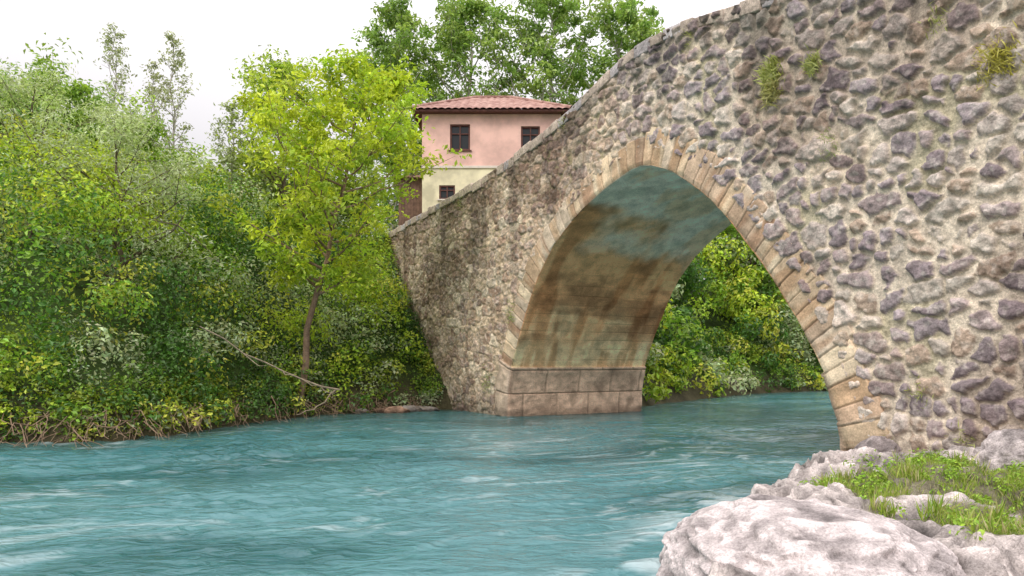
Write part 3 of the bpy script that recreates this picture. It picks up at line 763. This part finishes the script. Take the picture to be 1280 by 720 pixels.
slope((ex0, ey0, ez), (ex1, ey0, ez), (rx1, ym, rz), (rx0, ym, rz), 'roof_front', 260)
slope((ex1, ey1, ez), (ex0, ey1, ez), (rx0, ym, rz), (rx1, ym, rz), 'roof_rear', 100)
slope((ex1, ey0, ez), (ex1, ey1, ez), (rx1, ym, rz), (rx1, ym, rz), 'roof_hip_east', 160)
slope((ex0, ey1, ez), (ex0, ey0, ez), (rx0, ym, rz), (rx0, ym, rz), 'roof_hip_west', 160)
tubes('ridge_tiles', [([(rx0, ym, rz+.05), (rx1, ym, rz+.05)], .1, .1), ([(ex1, ey0, ez+.05), (rx1, ym, rz+.05)], .1, .1), ([(ex0, ey0, ez+.05), (rx0, ym, rz+.05)], .1, .1)], M_tile, house, (.4, .15, .1), 8)
for i in range(8):
    box(f'annex_board_{i}', -5.75+i*.155, -5.75+i*.155+.145, HY+.5, HY+.56, 6, 10.9, M_wood, house)
box('annex_body', -5.7, HX0-.01, HY+.57, HY+4, 6, 10.85, M_wood, house)
box('annex_roof', -5.95, HX0-.01, HY+.2, HY+4.2, 10.9, 11.0, M_tile, house)

# ---------------------------------------------------------------- water
xs = np.concatenate([[-200, -120, -70, -45], np.arange(-30, -6, .14), np.arange(-6, 5, .045), np.arange(5, 26, .14), [40, 70, 120]])
ys = np.concatenate([[-60, -20, -5], np.arange(1, 5, .1), np.arange(5, 14, .04), np.arange(14, 48, .12), [60, 90]])
X, Y = np.meshgrid(xs, ys)
wx = X+1.4*(fbm(X*.3, Y*.3, 0, 2, 601)-.5)*2; wy = Y+1.4*(fbm(X*.3, Y*.3, 5, 2, 602)-.5)*2
al = wx*.93+wy*.37; ac = -wx*.37+wy*.93
r1 = 1-np.abs(fbm(al*.55, ac*1.5, 0, 4, 611)-.5)*2
r2 = fbm(al*1.6, ac*4.0, 3, 4, 612)
r3 = 1-np.abs(fbm(al*2.2, ac*3.2, 6, 3, 613)-.5)*2
amp = .55+.9*sstep(.4, .65, fbm(X*.12, Y*.2, 3, 3, 614))
calm = sstep(14, 22, Y)
Z = (.13*(r1-.8)+.08*(r2-.5)+.045*(r3-.8))*amp*(1-.6*calm)
foam = sstep(.55, .78, fbm(al*1.0, ac*4.2, 9, 5, 615))*sstep(.38, .6, fbm(X*.22, Y*.4, 11, 3, 616))
st1 = sstep(.90, .99, 1-np.abs(fbm(al*.8, ac*3.2, 30, 5, 619)-.5)*2)*sstep(.42, .6, fbm(X*.35, Y*.5, 31, 3, 620))
dNw = dist_line(X, Y, NB)
rap = (1-sstep(.3, 1.6, dNw))*sstep(5.0, 6.0, Y)*(1-sstep(8.5, 10.5, Y))*sstep(.42, .56, fbm(al*2.5, ac*5, 0, 5, 617))
foam = np.clip(foam*.42*(1-.7*calm)+st1*.46*(1-.6*calm)+rap*.9, 0, 1)
Z += rap*.04
deep = np.array([.022, .10, .11]); mid = np.array([.075, .20, .215]); lt = np.array([.60, .68, .70])
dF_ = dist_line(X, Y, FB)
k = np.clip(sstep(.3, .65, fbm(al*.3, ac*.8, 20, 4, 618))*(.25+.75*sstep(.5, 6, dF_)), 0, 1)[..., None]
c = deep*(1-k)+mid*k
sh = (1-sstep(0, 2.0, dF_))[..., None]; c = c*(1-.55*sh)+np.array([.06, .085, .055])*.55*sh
c = c*(1-.75*foam[..., None])+lt*.75*foam[..., None]
m_, nt, out = new_mat('river_water')
b = N(nt, 'ShaderNodeBsdfPrincipled'); b.inputs['Roughness'].default_value = .11; b.inputs['IOR'].default_value = 1.33
at = N(nt, 'ShaderNodeAttribute', attribute_name='Col'); nt.links.new(at.outputs['Color'], b.inputs['Base Color'])
tc = N(nt, 'ShaderNodeTexCoord'); mp = N(nt, 'ShaderNodeMapping'); mp.inputs['Rotation'].default_value = (0, 0, -.38); mp.inputs['Scale'].default_value = (1, 2.0, 1)
nt.links.new(tc.outputs['Object'], mp.inputs['Vector'])
n1 = N(nt, 'ShaderNodeTexNoise'); n1.inputs['Scale'].default_value = 2.8; n1.inputs['Detail'].default_value = 5; n1.inputs['Distortion'].default_value = .8
nt.links.new(mp.outputs[0], n1.inputs['Vector'])
bp = N(nt, 'ShaderNodeBump'); bp.inputs['Strength'].default_value = .8; bp.inputs['Distance'].default_value = .1
nt.links.new(n1.outputs['Fac'], bp.inputs['Height']); nt.links.new(bp.outputs[0], b.inputs['Normal'])
nt.links.new(b.outputs[0], out.inputs[0])
mesh_np('river_water', np.stack([X, Y, Z], -1).reshape(-1, 3), grid_faces(*X.shape), c.reshape(-1, 3), m_)

# ---------------------------------------------------------------- world, sun, camera
el, az = math.radians(48), math.radians(217)
w = bpy.data.worlds.new('World'); sc.world = w; w.use_nodes = True
nt = w.node_tree; nt.nodes.clear()
out = nt.nodes.new('ShaderNodeOutputWorld'); bg = nt.nodes.new('ShaderNodeBackground'); bg.inputs['Strength'].default_value = .1
sky = nt.nodes.new('ShaderNodeTexSky'); sky.sky_type = 'NISHITA'; sky.sun_disc = False; sky.sun_elevation = el; sky.sun_rotation = az
tc = nt.nodes.new('ShaderNodeTexCoord'); sp = nt.nodes.new('ShaderNodeSeparateXYZ'); nt.links.new(tc.outputs['Generated'], sp.inputs[0])
mr = nt.nodes.new('ShaderNodeMapRange'); mr.inputs['From Min'].default_value = .25; mr.inputs['From Max'].default_value = .95
mr.inputs['To Min'].default_value = 9.6; mr.inputs['To Max'].default_value = 28
nt.links.new(sp.outputs['Z'], mr.inputs['Value'])
nz = nt.nodes.new('ShaderNodeTexNoise'); nz.inputs['Scale'].default_value = 2.5; nz.inputs['Detail'].default_value = 3
nt.links.new(tc.outputs['Generated'], nz.inputs['Vector'])
m2 = nt.nodes.new('ShaderNodeMapRange'); m2.inputs['To Min'].default_value = .85; m2.inputs['To Max'].default_value = 1.08
nt.links.new(nz.outputs['Fac'], m2.inputs['Value'])
mu = nt.nodes.new('ShaderNodeMath'); mu.operation = 'MULTIPLY'; nt.links.new(mr.outputs[0], mu.inputs[0]); nt.links.new(m2.outputs[0], mu.inputs[1])
cl = nt.nodes.new('ShaderNodeVectorMath'); cl.operation = 'SCALE'; cl.inputs[0].default_value = (1.0, .965, .985); nt.links.new(mu.outputs[0], cl.inputs['Scale'])
mx = nt.nodes.new('ShaderNodeMix'); mx.data_type = 'RGBA'; mx.inputs[0].default_value = .93
nt.links.new(sky.outputs[0], mx.inputs[6]); nt.links.new(cl.outputs[0], mx.inputs[7])
nt.links.new(mx.outputs[2], bg.inputs[0]); nt.links.new(bg.outputs[0], out.inputs[0])
ld = bpy.data.lights.new('sun', 'SUN'); ld.energy = 1.5; ld.angle = math.radians(16); ld.color = (1, .94, .84)
lo_ = bpy.data.objects.new('sun', ld); COL.objects.link(lo_)
sd_ = Vector((math.sin(az)*math.cos(el), math.cos(az)*math.cos(el), math.sin(el)))
lo_.rotation_euler = sd_.to_track_quat('Z', 'Y').to_euler()
cd = bpy.data.cameras.new('camera'); cam = bpy.data.objects.new('camera', cd); COL.objects.link(cam)
cam.location = (0, 0, 1.7); cam.rotation_euler = (math.radians(90), 0, 0)
cd.lens = 26.7; cd.sensor_width = 36; cd.shift_y = 90/1280; cd.clip_end = 2000; cd.clip_start = .1
sc.camera = cam
print('leaves', n1_, n1b, n1c, n2_, n3_, n4_)
